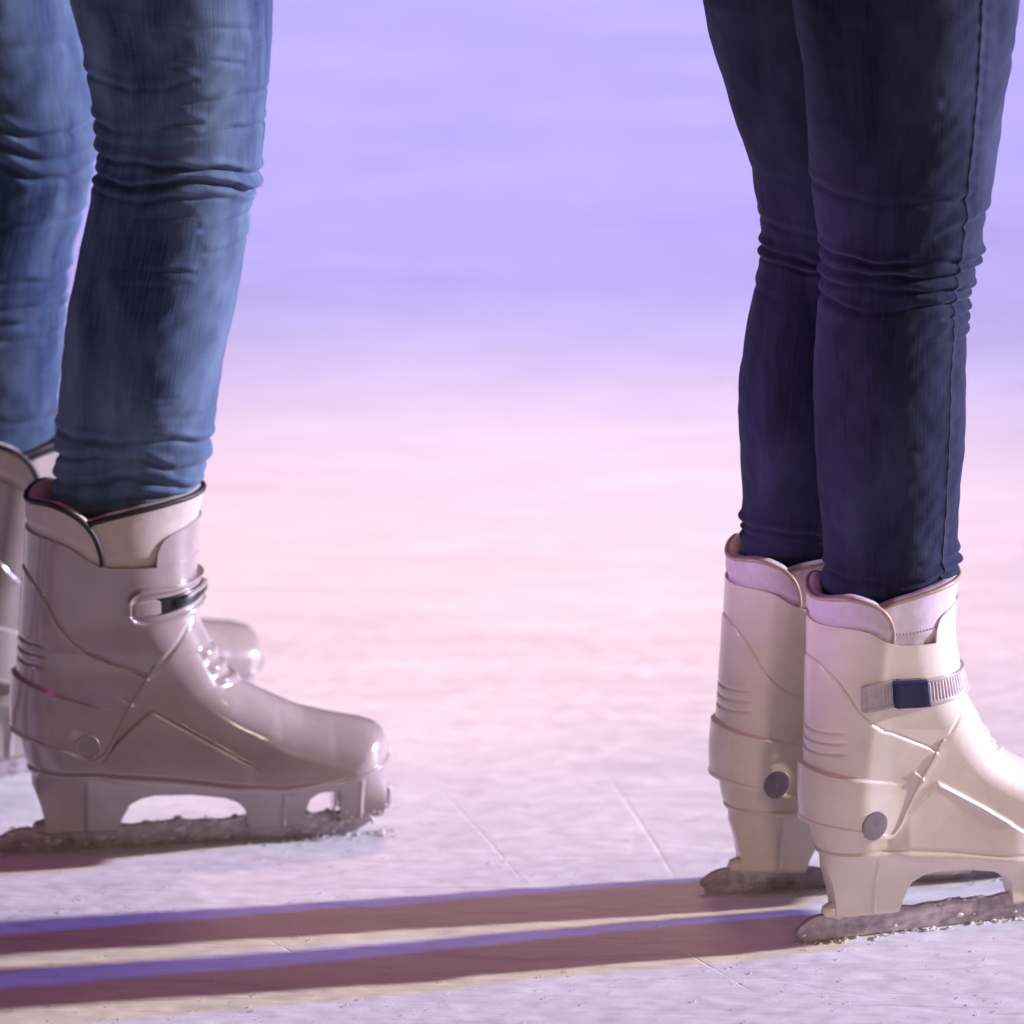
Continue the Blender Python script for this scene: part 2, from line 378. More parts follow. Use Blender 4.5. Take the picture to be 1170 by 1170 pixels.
def build_skate(kind, root):
    left = kind == 'mauve'
    body = M['mauve'] if left else M['cream']
    if left:
        def fin(V): return V
    else:
        zl = np.array([-1, 0, 22, 83, 118, 137, 193, 355, 402, 500]) / 1306.; zr = np.array([-1, 0, 27, 91, 131, 151, 204, 366, 404, 500]) / 1366.
        def fin(V):
            V = np.array(V, float); x, z = V[:, 0] * 1.0, np.interp(V[:, 2], zl, zr)
            V[:, 0] = .90 * x + .0015 - .049 * z - .010 * smooth01((z - .17) / .09) * x / .14; V[:, 1] *= .93
            V[:, 2] = z - .0108 * np.clip((.066 - x) / .066, 0, 1.1) * smooth01((z - .068) / .03); return V
    def put(name, vf, mat, parent=root, sharp=38):
        return mesh_obj(name, fin(vf[0]), vf[1], mat, parent, True, sharp)

    # ---- lower shell
    ha = np.interp(np.linspace(0, 1, 60) ** 1.0, [0, 1], [0, .034])
    fp = np.stack([FX, FH], 1); seg = np.concatenate([[0], np.cumsum(np.hypot(*np.diff(fp, axis=0).T))])
    s0 = np.interp(.0, FH, seg); s1 = np.interp(.165, FH, seg)
    ss = np.linspace(s0, s1, 300); hs = np.interp(ss, seg, FH); hs = np.unique(np.concatenate([hs, np.linspace(0, .165, 120)])); hs = hs[hs >= 0]
    us = uspan(0, 2 * PI, 761)[:-1]
    U, H = np.meshgrid(us, hs)
    P = Base(U, H); N = Normal(U, H); x, z = P[..., 0], P[..., 2]
    off = np.zeros(H.shape)
    below = np.where((x > TRI[0, 0]) & (x < TRI[-1, 0]), step_below(x, z, TRI, .0026), 0)
    off += .0030 * below * smooth01((TRI[-1, 0] - x) / .03) * smooth01((x - TRI[0, 0]) / .022)
    rim = np.exp(-(poly_dist(x, z, TRI_B) / .0016) ** 2); off += .0010 * rim
    off += .0016 * (1 - smooth01((H - .0035) / .0018))                       # sole rand
    off -= .0010 * np.exp(-((H - .0062) / .0012) ** 2)
    # lace-like ribs across the instep
    sfr = np.interp(H, FH, seg); a0, a1 = np.interp(loc(276, 776)[1] - zsole(loc(276, 776)[0]), FH, seg), np.interp(loc(240, 730)[1] - zsole(loc(240, 730)[0]), FH, seg)
    ph = (sfr - a0) / (a1 - a0) * (1.0 if left else 1.35); dfr = poly_dist(x, H, FP)
    off += np.where((ph > 0) & (ph < 1), (.0028 if left else .0022) * np.sin(ph * PI * 3.0) ** 2 * smooth01((.014 - dfr) / .008), 0)
    # pressed groove running from ankle to toe box
    gr = L([(176, 768), (205, 735), (222, 712)]); off -= .0011 * np.exp(-(poly_dist(x, z, gr) / .0018) ** 2)
    G = P + N * off[..., None]; nr, nc = H.shape
    bottom = []
    for k in range(1, nc // 2): bottom.append((k, k + 1 if k + 1 <= nc // 2 else k, nc - k - 1, nc - k))
    bottom = [b for b in bottom if len(set(b)) == 4]
    put('shell', (G.reshape(-1, 3), [grid_quads(nr, nc, True), np.array(bottom)]), body)

    # ---- cuff
    cb = curve([(0, 840), (14, 843), (40, 850), (60, 856), (85, 865), (104, 872), (112, 872), (120, 866), (126, 858), (140, 831), (152, 806), (170, 776), (186, 748), (203, 722), (222, 704), (240, 700)], SIDE, 2)
    ct = curve([(0, 617), (34, 617), (55, 617), (72, 620), (86, 627), (100, 637), (112, 643), (124, 646), (150, 646), (181, 645), (221, 641), (250, 640)], SIDE, 4)
    edge = np.stack([cb[0], cb[1] + zsole(cb[0])], 1)
    def cuff_off(x, z, U, V):
        o = np.full(x.shape, .0030)
        back = smooth01((.055 - x) / .05)
        low = step_below(x, z, C2, .0022); o += low * (.0042 * smooth01((.088 - x) / .075))
        o += .0013 * step_below(x, z, C1, .0016)
        o -= .0008 * np.exp(-(poly_dist(x, z, C1) / .0011) ** 2)
        d = poly_dist(x, z, edge[(edge[:, 0] > -.03) & (edge[:, 0] < .115)])
        o += .0011 * (1 - smooth01((d - .0022) / .0014))
        for yy in (741, 753, 765):
            zz = loc(30, yy, SIDE)[1]; o -= .0016 * np.exp(-((z - zz) / .0013) ** 2) * smooth01((.030 - x) / .008)
        # notch mark beside the front edge
        nk = L([(140, 797), (150, 803), (153, 812)]); o += .0012 * np.exp(-(poly_dist(x, z, nk) / .0013) ** 2)
        # moulded rim along the top
        return o
    v, f, G = patch(uspan(-PI, PI, 721), cb, ct, 210, cuff_off, None, ((.0, -.0006), (-.0004, -.0030)), ((.0, -.0008), (.0004, -.0045)))
    cuff = put('cuff', (v, f), body)

    # pivot rivet on both sides of the cuff
    for sgn in (1, -1):
        rpx = 100 if left else 87
        rx, rz = loc(rpx, 853, SIDE); rad = .0098 if left else .0116
        u = u_at(rpx, 853); h = rz - zsole(rx)
        uu = np.array([u if sgn == 1 else -u]); hh = np.array([h])
        p = Base(uu, hh)[0]; n = Normal(uu, hh)[0]; a = np.array([1.0, 0, 0]); a -= n * (a @ n); a /= np.linalg.norm(a); b = np.cross(n, a)
        base_off = .0030 + .0042 * smooth01((.088 - rx) / .075) + .0021
        ringdef = ((rad + .0004, -.003), (rad + .0004, .0002), (rad, .0006), (rad - .0008, .0005), (rad - .0014, .0001), (rad * .5, -.0001), (.0004, -.0002)) if left else ((rad + .0004, -.003), (rad + .0003, .0002), (rad, .0005), (rad * .8, .0007), (rad * .5, .0008), (.0004, .0008))
        V = []; k = np.arange(40) * 2 * PI / 40
        for rr, oo in ringdef: V.append(p + n * (base_off + oo) + rr * (np.cos(k)[:, None] * a + np.sin(k)[:, None] * b))
        put('rivet', (np.concatenate(V), [grid_quads(len(ringdef), 40, True)]), M['rivet_mauve'] if left else M['rivet_grey'], cuff, 30)

    # ---- liner: rear flap, front flap, tongue plate, piping
    lm = M['liner_grey'] if left else M['liner_lilac']; pm = M['pipe_black'] if left else M['pipe_tan']
    pr = .0024 if left else .0021
    low = (ct[0], ct[1] - .014)
    def puff(x, z, a):
        d = z - zsole(x) - np.interp(x, ct[0], ct[1]); return a * smooth01((d - .001) / .010) * (1 - .45 * smooth01((d - .020) / .03))
    rt = curve([(0, 604), (16, 599), (26, 592), (36, 584), (48, 578), (62, 576), (78, 581), (92, 589), (102, 600), (109, 613), (114, 630), (117, 650)], SIDE, 5)
    ub = u_at(117, 640)
    caps = ((.0014, -.0022), (.0012, -.009), (-.004, -.014), (-.035, -.015))
    v, f, G = patch(uspan(-ub, ub, 260), low, rt, 40, lambda x, z, U, V: .0002 + puff(x, z, .0030), None, caps, ((0, -.002),), end_skirt=-.004)
    liner = put('liner', (v, f), lm, root, 60)
    path = np.concatenate([G[14:, 0], G[-1], G[:13:-1, -1]])
    path = path[path[:, 2] - zsole(path[:, 0]) > np.interp(path[:, 0], ct[0], ct[1]) - .0005]
    keep = [0]
    for i in range(1, len(path)):
        if np.linalg.norm(path[i] - path[keep[-1]]) > .0015: keep.append(i)
    put('piping', tube(relax(path[keep], 3), pr), pm, liner, None)
    ft = curve([(84, 597), (100, 594), (120, 588), (160, 578), (200, 571), (231, 568), (250, 567)], SIDE, 4)
    ua = u_at(92, 610)
    v, f, G = patch(uspan(ua, 2 * PI - ua, 320), low, ft, 40, lambda x, z, U, V: -.0018 + puff(x, z, .0026), None, caps, ((0, -.002),))
    fl = put('liner_front', (v, f), lm, root, 60)
    path = G[-1][::2]; put('piping', tube(relax(path, 3), pr), pm, fl, None)
    if not left:   # stitched seam across the padded front
        st = []
        Gi = G[16, 20:150]
        for i in range(0, len(Gi) - 4, 4):
            st.append(tube(Gi[i:i + 3] + np.array([0, -.0006, 0]), .0006, 6))
        put('stitching', merge(st), M['pipe_tan'], fl, None)
    tt = curve([(172, 650), (176, 640), (178, 628), (183, 616), (193, 609), (212, 603), (228, 598), (250, 596)], SIDE, 3)
    ua = u_at(177, 640)
    v, f, G = patch(uspan(ua, 2 * PI - ua, 200), (ct[0], ct[1] - .012), tt, 40, .0027, None, ((0, -.0008), (-.0006, -.004)), ((0, -.002),), end_skirt=-.003)
    put('tongue', (v, f), body, root)

    # ---- strap across the ankle with its buckle
    if left:
        sb = curve([(140, 692), (150, 704), (157, 711), (166, 713), (190, 709), (215, 703), (236, 697), (250, 695)], SIDE, 1)
        stp = curve([(140, 690), (148, 678), (156, 671), (168, 669), (200, 668), (236, 664), (250, 663)], SIDE, 1)
        ua, ue = u_at(146, 690), 2 * PI - u_at(186, 690)
    else:
        sb = curve([(66, 712), (76, 716), (100, 716), (140, 716), (200, 713), (236, 708), (250, 707)], SIDE, 1)
        stp = curve([(66, 692), (76, 686), (100, 684), (140, 684), (200, 684), (236, 683), (250, 682)], SIDE, 1)
        ua, ue = u_at(73, 702), 2 * PI - u_at(150, 690)
    def strap_rel(x, z, U, H, V):
        rimv = np.maximum(smooth01((np.abs(V - .5) - .34) / .08), 0)
        if left:
            return .0022 * rimv + .0022 * np.exp(-((U - ua) / .05) ** 2)
        rib = .00035 * np.sin(x * 2 * PI / .0032) * (np.abs(V - .5) < .34)
        return .0009 * rimv + rib
    v, f, G = patch(uspan(ua, ue, 420), sb, stp, 44, .0062 if left else .0052, strap_rel, ((0, -.0015), (0, -.0055)), ((0, -.0015), (0, -.0055)), end_skirt=-.006)
    strap = put('strap', (v, f), body if left else M['strap_grey'])
    def block(px0, px1, v0, v1, base, hgt, mat, name, parent, rnd=.0022):
        u0, u1 = u_at(px0, 690), u_at(px1, 686)
        if u1 <= u0: u1 = u0 + .3
        bx = sb[0]; bb = (bx, sb[1] + v0 * (np.interp(bx, stp[0], stp[1]) - sb[1])); tb = (bx, sb[1] + v1 * (np.interp(bx, stp[0], stp[1]) - sb[1]))
        us = uspan(u0, u1, 60)
        def off(x, z, U, V):
            du = np.minimum(U - u0, u1 - U) / (u1 - u0) * abs(px1 - px0) / 1375.
            dv = np.minimum(V, 1 - V) * (v1 - v0) * .030
            d = np.clip(np.minimum(du, dv) / rnd, 0, 1); return base + hgt * np.sqrt(1 - (1 - d) ** 2)
        v, f, G = patch(us, bb, tb, 30, off, None, ((0, -base * .7),), ((0, -base * .7),), end_skirt=-base * .7)
        return put(name, (v, f), mat, parent)
    if left:
        block(176, 236, .28, .74, .0064, .0012, M['black'], 'buckle', strap, .002)
        block(193, 234, .40, .64, .0074, .0034, M['black'], 'buckle_lever', strap, .0015)
        block(152, 181, .30, .72, .0062, .0014, M['strap_grey'], 'buckle_pin', strap, .002)
        # slim bright bar along the lever
        block(205, 233, .62, .70, .0076, .0036, M['strap_grey'], 'buckle_bar', strap, .0008)
    else:
        block(110, 157, .0, 1.0, .0058, .0066, M['navy'], 'buckle', strap, .003)
        block(146, 155, .06, .94, .0100, .0034, M['navy'], 'buckle_lever', strap, .002)
    # ---- blade holder
    hb = relax(densify(locs([(36, 894), (41, 905), (47, 922), (50, 938), (51, 951), (134, 948), (138, 935), (147, 916), (160, 908), (175, 904), (217, 903), (255, 907),
                (270, 913), (279, 922), (282, 938), (283, 945), (345, 941), (348, 925), (352, 908), (362, 900), (384, 897), (387, 905), (381, 922), (379, 938),
                (436, 929), (441, 915), (442, 900), (441, 892)]), .0008), 2)
    xx = np.linspace(hb[0, 0], hb[-1, 0], 700)
    o = np.argsort(hb[:, 0], kind='stable'); zb = np.interp(xx, hb[o, 0], hb[o, 1])
    zt = zsole(xx) + .004 - .004 * smooth01((xx - .27) / .03); vs = np.linspace(0, 1, 26)
    X = np.repeat(xx[None], 26, 0); Z = zb[None] * (1 - vs[:, None]) + zt[None] * vs[:, None]
    toe = np.interp(xx, [0, .27, .315], [1, 1, .75])[None]; tl = np.clip((Z - .016) / (zt[None] - .016), 0, 1)
    wide = np.interp(xx, [.02, .06, .1, .2, .25, .32], [.026, .030, .028, .030, .034, .026])[None]
    T = .0085 + (wide - .0085) * tl ** 1.8
    edgeround = np.clip(np.minimum((Z - zb[None]) / .0025, 1), 0, 1); T = T * (.72 + .28 * np.sqrt(1 - (1 - edgeround) ** 2))
    for px in (98, 322, 410):
        xr = loc(px, 905)[0]; T = T + .0022 * np.exp(-((X - xr) / .0016) ** 2) * smooth01((.95 - tl) / .2)
    for d_, r_ in ((X - xx[0], .024), (xx[-1] - X, .034)):
        e_ = np.clip(d_ / r_, 0, 1); T = T * (1 - smooth01(tl * 1.3) * (1 - np.sqrt(np.clip(1 - (1 - e_) ** 2, .0004, 1))))
    A = np.stack([X, -T, Z], -1); B = np.stack([X, T, Z], -1)
    ring = np.concatenate([A[::-1], B], 0)
    ends = []
    nrr = 52; ncc = 700
    for c in (0, ncc - 1):
        idx = [r * ncc + c for r in range(nrr)]
        for k in range(nrr // 2 - 1): ends.append((idx[k], idx[k + 1], idx[nrr - 2 - k], idx[nrr - 1 - k]))
    foot = tube([loc(55, 947), loc(46, 945), loc(41, 948)] and [(loc(p, q)[0], 0, loc(p, q)[1]) for p, q in ((60, 946), (50, 944), (43, 946), (40, 950))], [.0075, .007, .006, .004], 12)
    holder = put('blade_holder', merge([(ring.reshape(-1, 3), [grid_quads(nrr, ncc), np.array(ends)]), foot]), body)
    # ---- steel runner
    tail = -.020 if left else -.013; tip = loc(445, 920)[0]
    xx = np.linspace(tail, tip, 420); q = (xx - tail) / (tip - tail)
    zb = .0006 + .024 * smooth01((q - .86) / .16) ** 1.6 + .006 * smooth01((.03 - q) / .03) ** 2
    zt = (.0205 if left else .0178) + .0006 * np.sin(q * 31) + .0005 * np.sin(q * 83 + 1); zt = np.where(q < .07, zb + (zt - zb) * np.sqrt(np.clip(1 - (1 - q / .07) ** 2, 0, 1)), zt)
    zt = np.maximum(zt, zb + .0015); zt = zt + .016 * smooth01((q - .9) / .1)
    prf = [(-.0016, 0), (-.0028, .35), (-.0038, .8), (-.0028, 1.0), (.0028, 1.0), (.0038, .8), (.0028, .35), (.0016, 0)]
    rows = [np.stack([xx, np.full(420, y), zb + t * (zt - zb)], -1) for y, t in prf]
    A = np.array(rows).transpose(1, 0, 2)
    bv = (A.reshape(-1, 3), [grid_quads(420, 8, True), np.arange(8)[None, ::-1], (np.arange(8) + 419 * 8)[None]])
    blade = put('blade', bv, M['steel'], root, 50)
    # snow scraped up by the blade and sticking to it
    lumps = []
    ico_v, ico_f = ICO
    dens = 170 if left else 60
    for i in range(dens):
        t = random.random() ** .9; xk = tail + t * (tip - tail); zz = np.interp(xk, xx, zt) if random.random() < .62 else np.interp(xk, xx, zb) + random.uniform(.004, .018)
        side = -1 if random.random() < .7 else 1
        rr = random.uniform(.0008, .0026) * (1.0 if left else .7)
        sc = np.array([rr * random.uniform(1, 2.2), rr * random.uniform(.5, .8), rr * random.uniform(.5, .9)])
        j = ico_v * (1 + .22 * (RNG.random((len(ico_v), 1)) - .5))
        V = j * sc + np.array([xk, side * random.uniform(.0020, .0040), max(.0012, zz + random.uniform(-.002, .0016))])
        lumps.append((V, [ico_f]))
    if left:      # frost packed round the toe support
        for i in range(40):
            xk = random.uniform(loc(378, 905)[0], tip + .001); rr = random.uniform(.0008, .0020); sd = random.choice((-1, -1, 1))
            zz = random.uniform(.012, .040) if xk > loc(432, 905)[0] else random.uniform(.010, .024)
            hw = .0085 if xk < loc(432, 905)[0] else .010 * random.random()
            lumps.append((ico_v * (1 + .25 * (RNG.random((len(ico_v), 1)) - .5)) * np.array([rr * 1.2, rr * .7, rr]) + np.array([xk, sd * hw, zz]), [ico_f]))
    crust = put('snow_crust', merge(lumps), M['snow'], blade, None); crust['kind'] = 'stuff'

def make_ico():
    import bmesh
    bm = bmesh.new(); bmesh.ops.create_icosphere(bm, subdivisions=2, radius=1)
    V = np.array([v.co[:] for v in bm.verts]); F = np.array([[v.index for v in f.verts] for f in bm.faces]); bm.free()
    return V, F
ICO = make_ico()

def copy_tree(o, parent=None):
    c = o.copy(); COL.objects.link(c)
    if parent is not None: c.parent = parent
    for ch in [k for k in o.children]: copy_tree(ch, c)
    return c
GL, GR = 'grey mauve rental skates worn by the left skater', 'cream rental skates worn by the right skater'
sk_ln = thing('ice_skate', 'shiny grey-mauve ice skate with black buckle, nearer one under the faded blue jeans', 'ice skate', tuple(O0), YAW0, GL)
build_skate('mauve', sk_ln)
O_RN = on_ice(923, 1076)
sk_rn = thing('ice_skate', 'cream ice skate with navy buckle on grey strap, nearest of all', 'ice skate', tuple(O_RN), R(19.5), GR)
build_skate('cream', sk_rn)
sk_lf = copy_tree(sk_ln); o = on_ice(-62, 897); sk_lf.location = tuple(o); sk_lf.rotation_euler = (0, 0, R(33)); sk_lf.scale = (1, -1, 1)
sk_lf['label'] = 'grey-mauve ice skate mostly hidden behind the shiny nearer one, toe peeking out'
sk_rf = copy_tree(sk_rn); o = on_ice(814, 1021); sk_rf.location = tuple(o); sk_rf.rotation_euler = (0, R(2.2), R(11)); sk_rf.scale = (1, -1, 1)
sk_rf['label'] = 'cream ice skate half hidden behind the buckled cream one, no buckle in view'

# ------------------------------------------------------------------ jeans
def fold_disp(px, py, folds):
    d = np.zeros(px.shape)
    for pts, amp, wid in folds:
        P = np.asarray(pts, float); o = np.argsort(P[:, 0]); P = P[o]
        yl = np.interp(px, P[:, 0], P[:, 1]); t = (py - yl - 1.5 * np.sin(px * .06 + P[0, 1]) - 1.0 * np.sin(px * .131 + P[-1, 1])) / wid
        soft = max(10., .12 * (P[-1, 0] - P[0, 0]))
        lo, hi = P[0, 0], P[-1, 0]
        w = smooth01((px - lo) / soft + .7) * smooth01((hi - px) / soft + .7)
        # a sharp valley with a plump roll above and a softer one below
        g = -1.0 * np.exp(-(t / .50) ** 2) + .70 * np.exp(-((t + 1.15) / .80) ** 2) + .34 * np.exp(-((t - 1.3) / 1.1) ** 2)
        r = np.random.default_rng(int(abs(P[0, 1] * 7 + P[-1, 0] * 3)) + 1); a1, a2, a3, k1, k2 = r.uniform(0, 6, 3).tolist() + r.uniform(.7, 1.4, 2).tolist()
        m = .90 + .55 * np.sin(px * .035 * k1 + a1) * np.sin(px * .017 * k2 + a2)
        d += 1.15 * amp * w * g * m
    return d
def vnoise(a, b, seed, n=6):
    r = np.random.default_rng(seed); out = np.zeros(a.shape)
    for k in range(n):
        f = 1.6 ** k; out += np.sin(a * f * r.uniform(.6, 1.2) + r.uniform(0, 6)) * np.sin(b * f * r.uniform(.7, 1.3) + r.uniform(0, 6) + .6 * np.sin(a * f * .7)) / (1.25 ** k)
    return out / 2.2

def leg(edges_l, edges_r, y_at, folds, hip, seed, flat=.97, seam=None, ankle_flat=.26):
    """silhouette edges in picture rows -> real round leg at its own distance; hip = (centre xyz, radius)"""
    el, er = np.asarray(edges_l, float), np.asarray(edges_r, float)
    py1 = min(el[-1, 1], er[-1, 1]); rows = np.arange(-45, py1 + .1, 1.6)
    nth = 400; th = np.arange(nth) * 2 * PI / nth
    xl = np.interp(rows, el[:, 1], el[:, 0]); xr = np.interp(rows, er[:, 1], er[:, 0])
    def sm(a, n=2):
        for _ in range(n): a = np.concatenate([a[:1], .25 * a[:-2] + .5 * a[1:-1] + .25 * a[2:], a[-1:]])
        return a
    xl, xr = sm(xl), sm(xr)
    C = []; Rr = []
    for y, a, b in zip(rows, xl, xr):
        Y = y_at(y); p0 = at_depth(a, y, Y); p1 = at_depth(b, y, Y); C.append(.5 * (p0 + p1)); Rr.append(.5 * (p1[0] - p0[0]))
    C = np.array(C); Rr = np.array(Rr)
    # cloth radius without the fold detail in the silhouette comes from folds themselves
    PX = (.5 * (xl + xr))[:, None] + (.5 * (xr - xl))[:, None] * np.cos(th)[None]; PY = np.repeat(rows[:, None], nth, 1)
    D = fold_disp(PX, PY, folds)
    D += .0010 * vnoise(np.cos(th)[None] * 3 + np.sin(th)[None] * 2 + rows[:, None] * .004, rows[:, None] * .035 + np.sin(th)[None] * 1.2, seed, 4)
    D += .0005 * vnoise(np.cos(th)[None] * 9 + rows[:, None] * .02, rows[:, None] * .11 + np.sin(th)[None] * 4, seed + 5, 2)
    if seam is not None:
        S = np.asarray(seam, float); sx = np.interp(rows, S[:, 1], S[:, 0])[:, None]
        nearside = (np.sin(th) < 0)[None]
        D += np.where(nearside, .0006 * np.exp(-((PX - sx) / 2.6) ** 2) - .0003 * np.exp(-((PX - sx - 7) / 3) ** 2) + .0005 * np.sin(PY * .33) * np.exp(-((PX - sx - 5) / 7) ** 2), 0)
    # the section is wider fore and aft for the calf, softly squared
    rad = Rr[:, None] + D
    fl = flat * (1 - ankle_flat * smooth01((rows - (py1 - 190)) / 130.))[:, None]
    x = C[:, 0][:, None] + rad * np.cos(th)[None]; yy = C[:, 1][:, None] + rad * fl * np.sin(th)[None]; z = np.repeat(C[:, 2][:, None], nth, 1)
    A = np.stack([x, yy, z], -1)
    # up to the hip, out of the picture
    hc, hr = hip; up = []
    c0, r0 = C[0], Rr[0]
    for t in np.linspace(1, .06, 14):
        c = c0 + (np.array(hc) - c0) * t; r = r0 + (hr - r0) * t
        up.append(np.stack([c[0] + r * np.cos(th), c[1] + r * flat * np.sin(th), np.full(nth, c[2])], -1))
    # hem turned in at the bottom
    last = A[-1]; cen = last.mean(0)
    hem = [cen + (last - cen) * s + np.array([0, 0, dz]) for s, dz in ((.985, -.003), (.93, -.004), (.88, .004), (.86, .03))]
    A = np.concatenate([np.array(up), A, np.array(hem)])
    seam_path = None
    if seam is not None:
        c = np.clip((sx[:, 0] - .5 * (xl + xr)) / (.5 * (xr - xl)), -.99, .99); fi = (2 * PI - np.arccos(c)) / (2 * PI) * nth
        i0 = np.floor(fi).astype(int); fr = (fi - i0)[:, None]; B = A[len(up):len(up) + len(rows)]; q = np.arange(len(rows))
        seam_path = B[q, i0 % nth] * (1 - fr) + B[q, (i0 + 1) % nth] * fr
    return A, seam_path

def leg_mesh(A):
    nr, nc = A.shape[:2]; return A.reshape(-1, 3), [grid_quads(nr, nc, True)]
def jeans_uv(o, legs):
    me = o.data; n = len(me.vertices); uv = np.zeros((n, 2)); k = 0
    for A in legs:
        nr, nc = A.shape[:2]; th = np.arange(nc) * 2 * PI / nc
        uv[k:k + nr * nc, 0] = np.repeat((np.abs(th - PI) * .065 + .5 * (th > PI))[None], nr, 0).ravel(); uv[k:k + nr * nc, 1] = A[..., 2].ravel() * 1.0; k += nr * nc
    li = np.zeros(len(me.loops), dtype=np.int32); me.loops.foreach_get('vertex_index', li)
    l = me.uv_layers.new(name='UVMap'); l.data.foreach_set('uv', uv[li].astype(np.float32).ravel())
def pelvis(c, rx, ry, z0, z1):
    n = 64; th = np.arange(n) * 2 * PI / n; V = []
    zz = np.linspace(z0, z1, 14)
    for i, z in enumerate(zz):
        t = i / 13; s = [.55, .8, .93, 1, 1.02, 1.03, 1.03, 1.02, 1, .97, .94, .91, .89, .88][i]
        V.append(np.stack([c[0] + rx * s * np.cos(th), c[1] + ry * s * np.sin(th), np.full(n, z)], -1))
    return np.concatenate(V), [grid_quads(14, n, True), np.arange(n)[None, ::-1], (np.arange(n) + 13 * n)[None]]

def ankle(root, kind, sx=1.0):
    """world depth of a skate's ankle"""
    x = .082 * (1 if kind == 'mauve' else .9); a = root.rotation_euler[2]
    return root.location[0] + x * math.cos(a), root.location[1] + x * math.sin(a)

# --- left skater
yL = ankle(sk_ln, 'mauve')[1]; yLf = ankle(sk_lf, 'mauve')[1]
LN_L = [(80, 0), (94, 50), (104, 110), (111, 170), (112, 190), (106, 215), (98, 255), (87, 305), (78, 350), (70, 420), (66, 480), (64, 505), (65, 530), (60, 560), (54, 600)]
LN_R = [(312, 0), (310, 60), (304, 120), (300, 170), (296, 205), (288, 228), (284, 262), (278, 300), (268, 350), (258, 400), (248, 460), (241, 500), (240, 522), (230, 545), (217, 572), (210, 600)]
LN_F = [([(85, 80), (145, 84), (189, 84), (225, 76)], .0016, 7), ([(203, 58), (247, 55), (280, 60)], .0016, 6), ([(180, 20), (240, 16), (290, 22)], .0008, 8),
        ([(100, 137), (163, 134), (192, 128), (232, 122)], .0018, 7), ([(225, 138), (270, 134), (310, 140)], .0013, 6), ([(215, 100), (270, 96), (305, 100)], .0010, 7),
        ([(110, 152), (160, 153), (215, 148)], .0012, 6),
        ([(100, 171), (150, 173), (200, 173), (247, 178), (275, 186), (304, 197)], .0034, 6.5), ([(100, 199), (160, 198), (205, 191), (240, 190), (270, 200), (304, 221)], .0038, 6.5),
        ([(96, 212), (160, 213), (215, 209), (262, 211)], .0018, 6), ([(160, 231), (195, 233), (230, 232)], .0010, 6), ([(235, 246), (262, 243), (290, 240)], .0014, 7), ([(240, 275), (265, 270), (290, 268)], .0014, 6),
        ([(140, 290), (226, 292)], .0010, 5), ([(140, 306), (220, 309)], .0010, 5), ([(150, 435), (205, 436)], .0006, 5), ([(150, 460), (250, 462)], .0007, 8),
        ([(60, 490), (137, 487), (174, 487), (210, 491), (246, 499)], .0030, 7), ([(60, 522), (110, 505), (163, 509), (203, 525), (246, 523)], .0034, 7.5),
        ([(60, 548), (90, 541), (140, 531), (175, 534), (205, 545), (240, 557)], .0034, 7), ([(60, 566), (100, 562), (150, 554), (190, 556), (236, 561)], .0028, 6), ([(60, 580), (130, 575), (236, 574)], .002, 6)]
LF_R = [(88, 0), (98, 50), (108, 110), (110, 150), (108, 185), (101, 222), (92, 255), (84, 285), (78, 320), (74, 380), (68, 440), (63, 485), (62, 510), (60, 540)]
LF_L = [(-150, 0), (-128, 60), (-108, 130), (-102, 185), (-104, 230), (-115, 285), (-122, 340), (-124, 400), (-122, 460), (-118, 510), (-116, 540)]
LF_F = [([(-120, 118), (0, 122), (30, 136), (72, 139), (120, 134)], .0032, 8), ([(-120, 130), (0, 140), (44, 162), (81, 168), (120, 164)], .0034, 8), ([(-120, 150), (0, 163), (38, 182), (81, 193), (120, 184)], .0034, 8.5),
        ([(-120, 240), (44, 241), (100, 240)], .0020, 8), ([(-120, 306), (40, 306), (90, 308)], .0020, 7), ([(-120, 338), (30, 335), (90, 333)], .0018, 6), ([(-120, 352), (30, 352), (90, 348)], .0018, 6),
        ([(-120, 470), (70, 470)], .0012, 8), ([(-120, 20), (60, 40), (100, 40)], .0010, 12), ([(-120, 375), (80, 370)], .0010, 7)]
hipL = at_depth(190, 0, yL + .02); hipLf = at_depth(-20, 0, yLf - .03)
def left_depth(y): return yL + .012 * (1 - y / 600.)
A1, _ = leg(LN_L, LN_R, left_depth, LN_F, ((hipL[0] - .05, yL + .05, .93), .098), 3)
A2, _ = leg(LF_L, LF_R, lambda y: yLf - .02 * (1 - y / 600.), LF_F, ((hipLf[0] + .02, yLf - .06, .93), .098), 9)
pL = thing('person', 'skater at left edge in faded light blue skinny jeans bunched at the knees', 'person', ((O0[0]), (yL + yLf) / 2, 0))
def under(root, vf):
    v, f = vf; return np.asarray(v) - np.array(root.location[:]), f
mc = ((hipL[0] + hipLf[0]) / 2 - .015, (yL + yLf) / 2)
jl = mesh_obj('jeans', *under(pL, merge([leg_mesh(A1), leg_mesh(A2), pelvis(mc, .135, .185, .83, 1.08)])), M['denim_light'], pL)
jeans_uv(jl, (A1, A2))
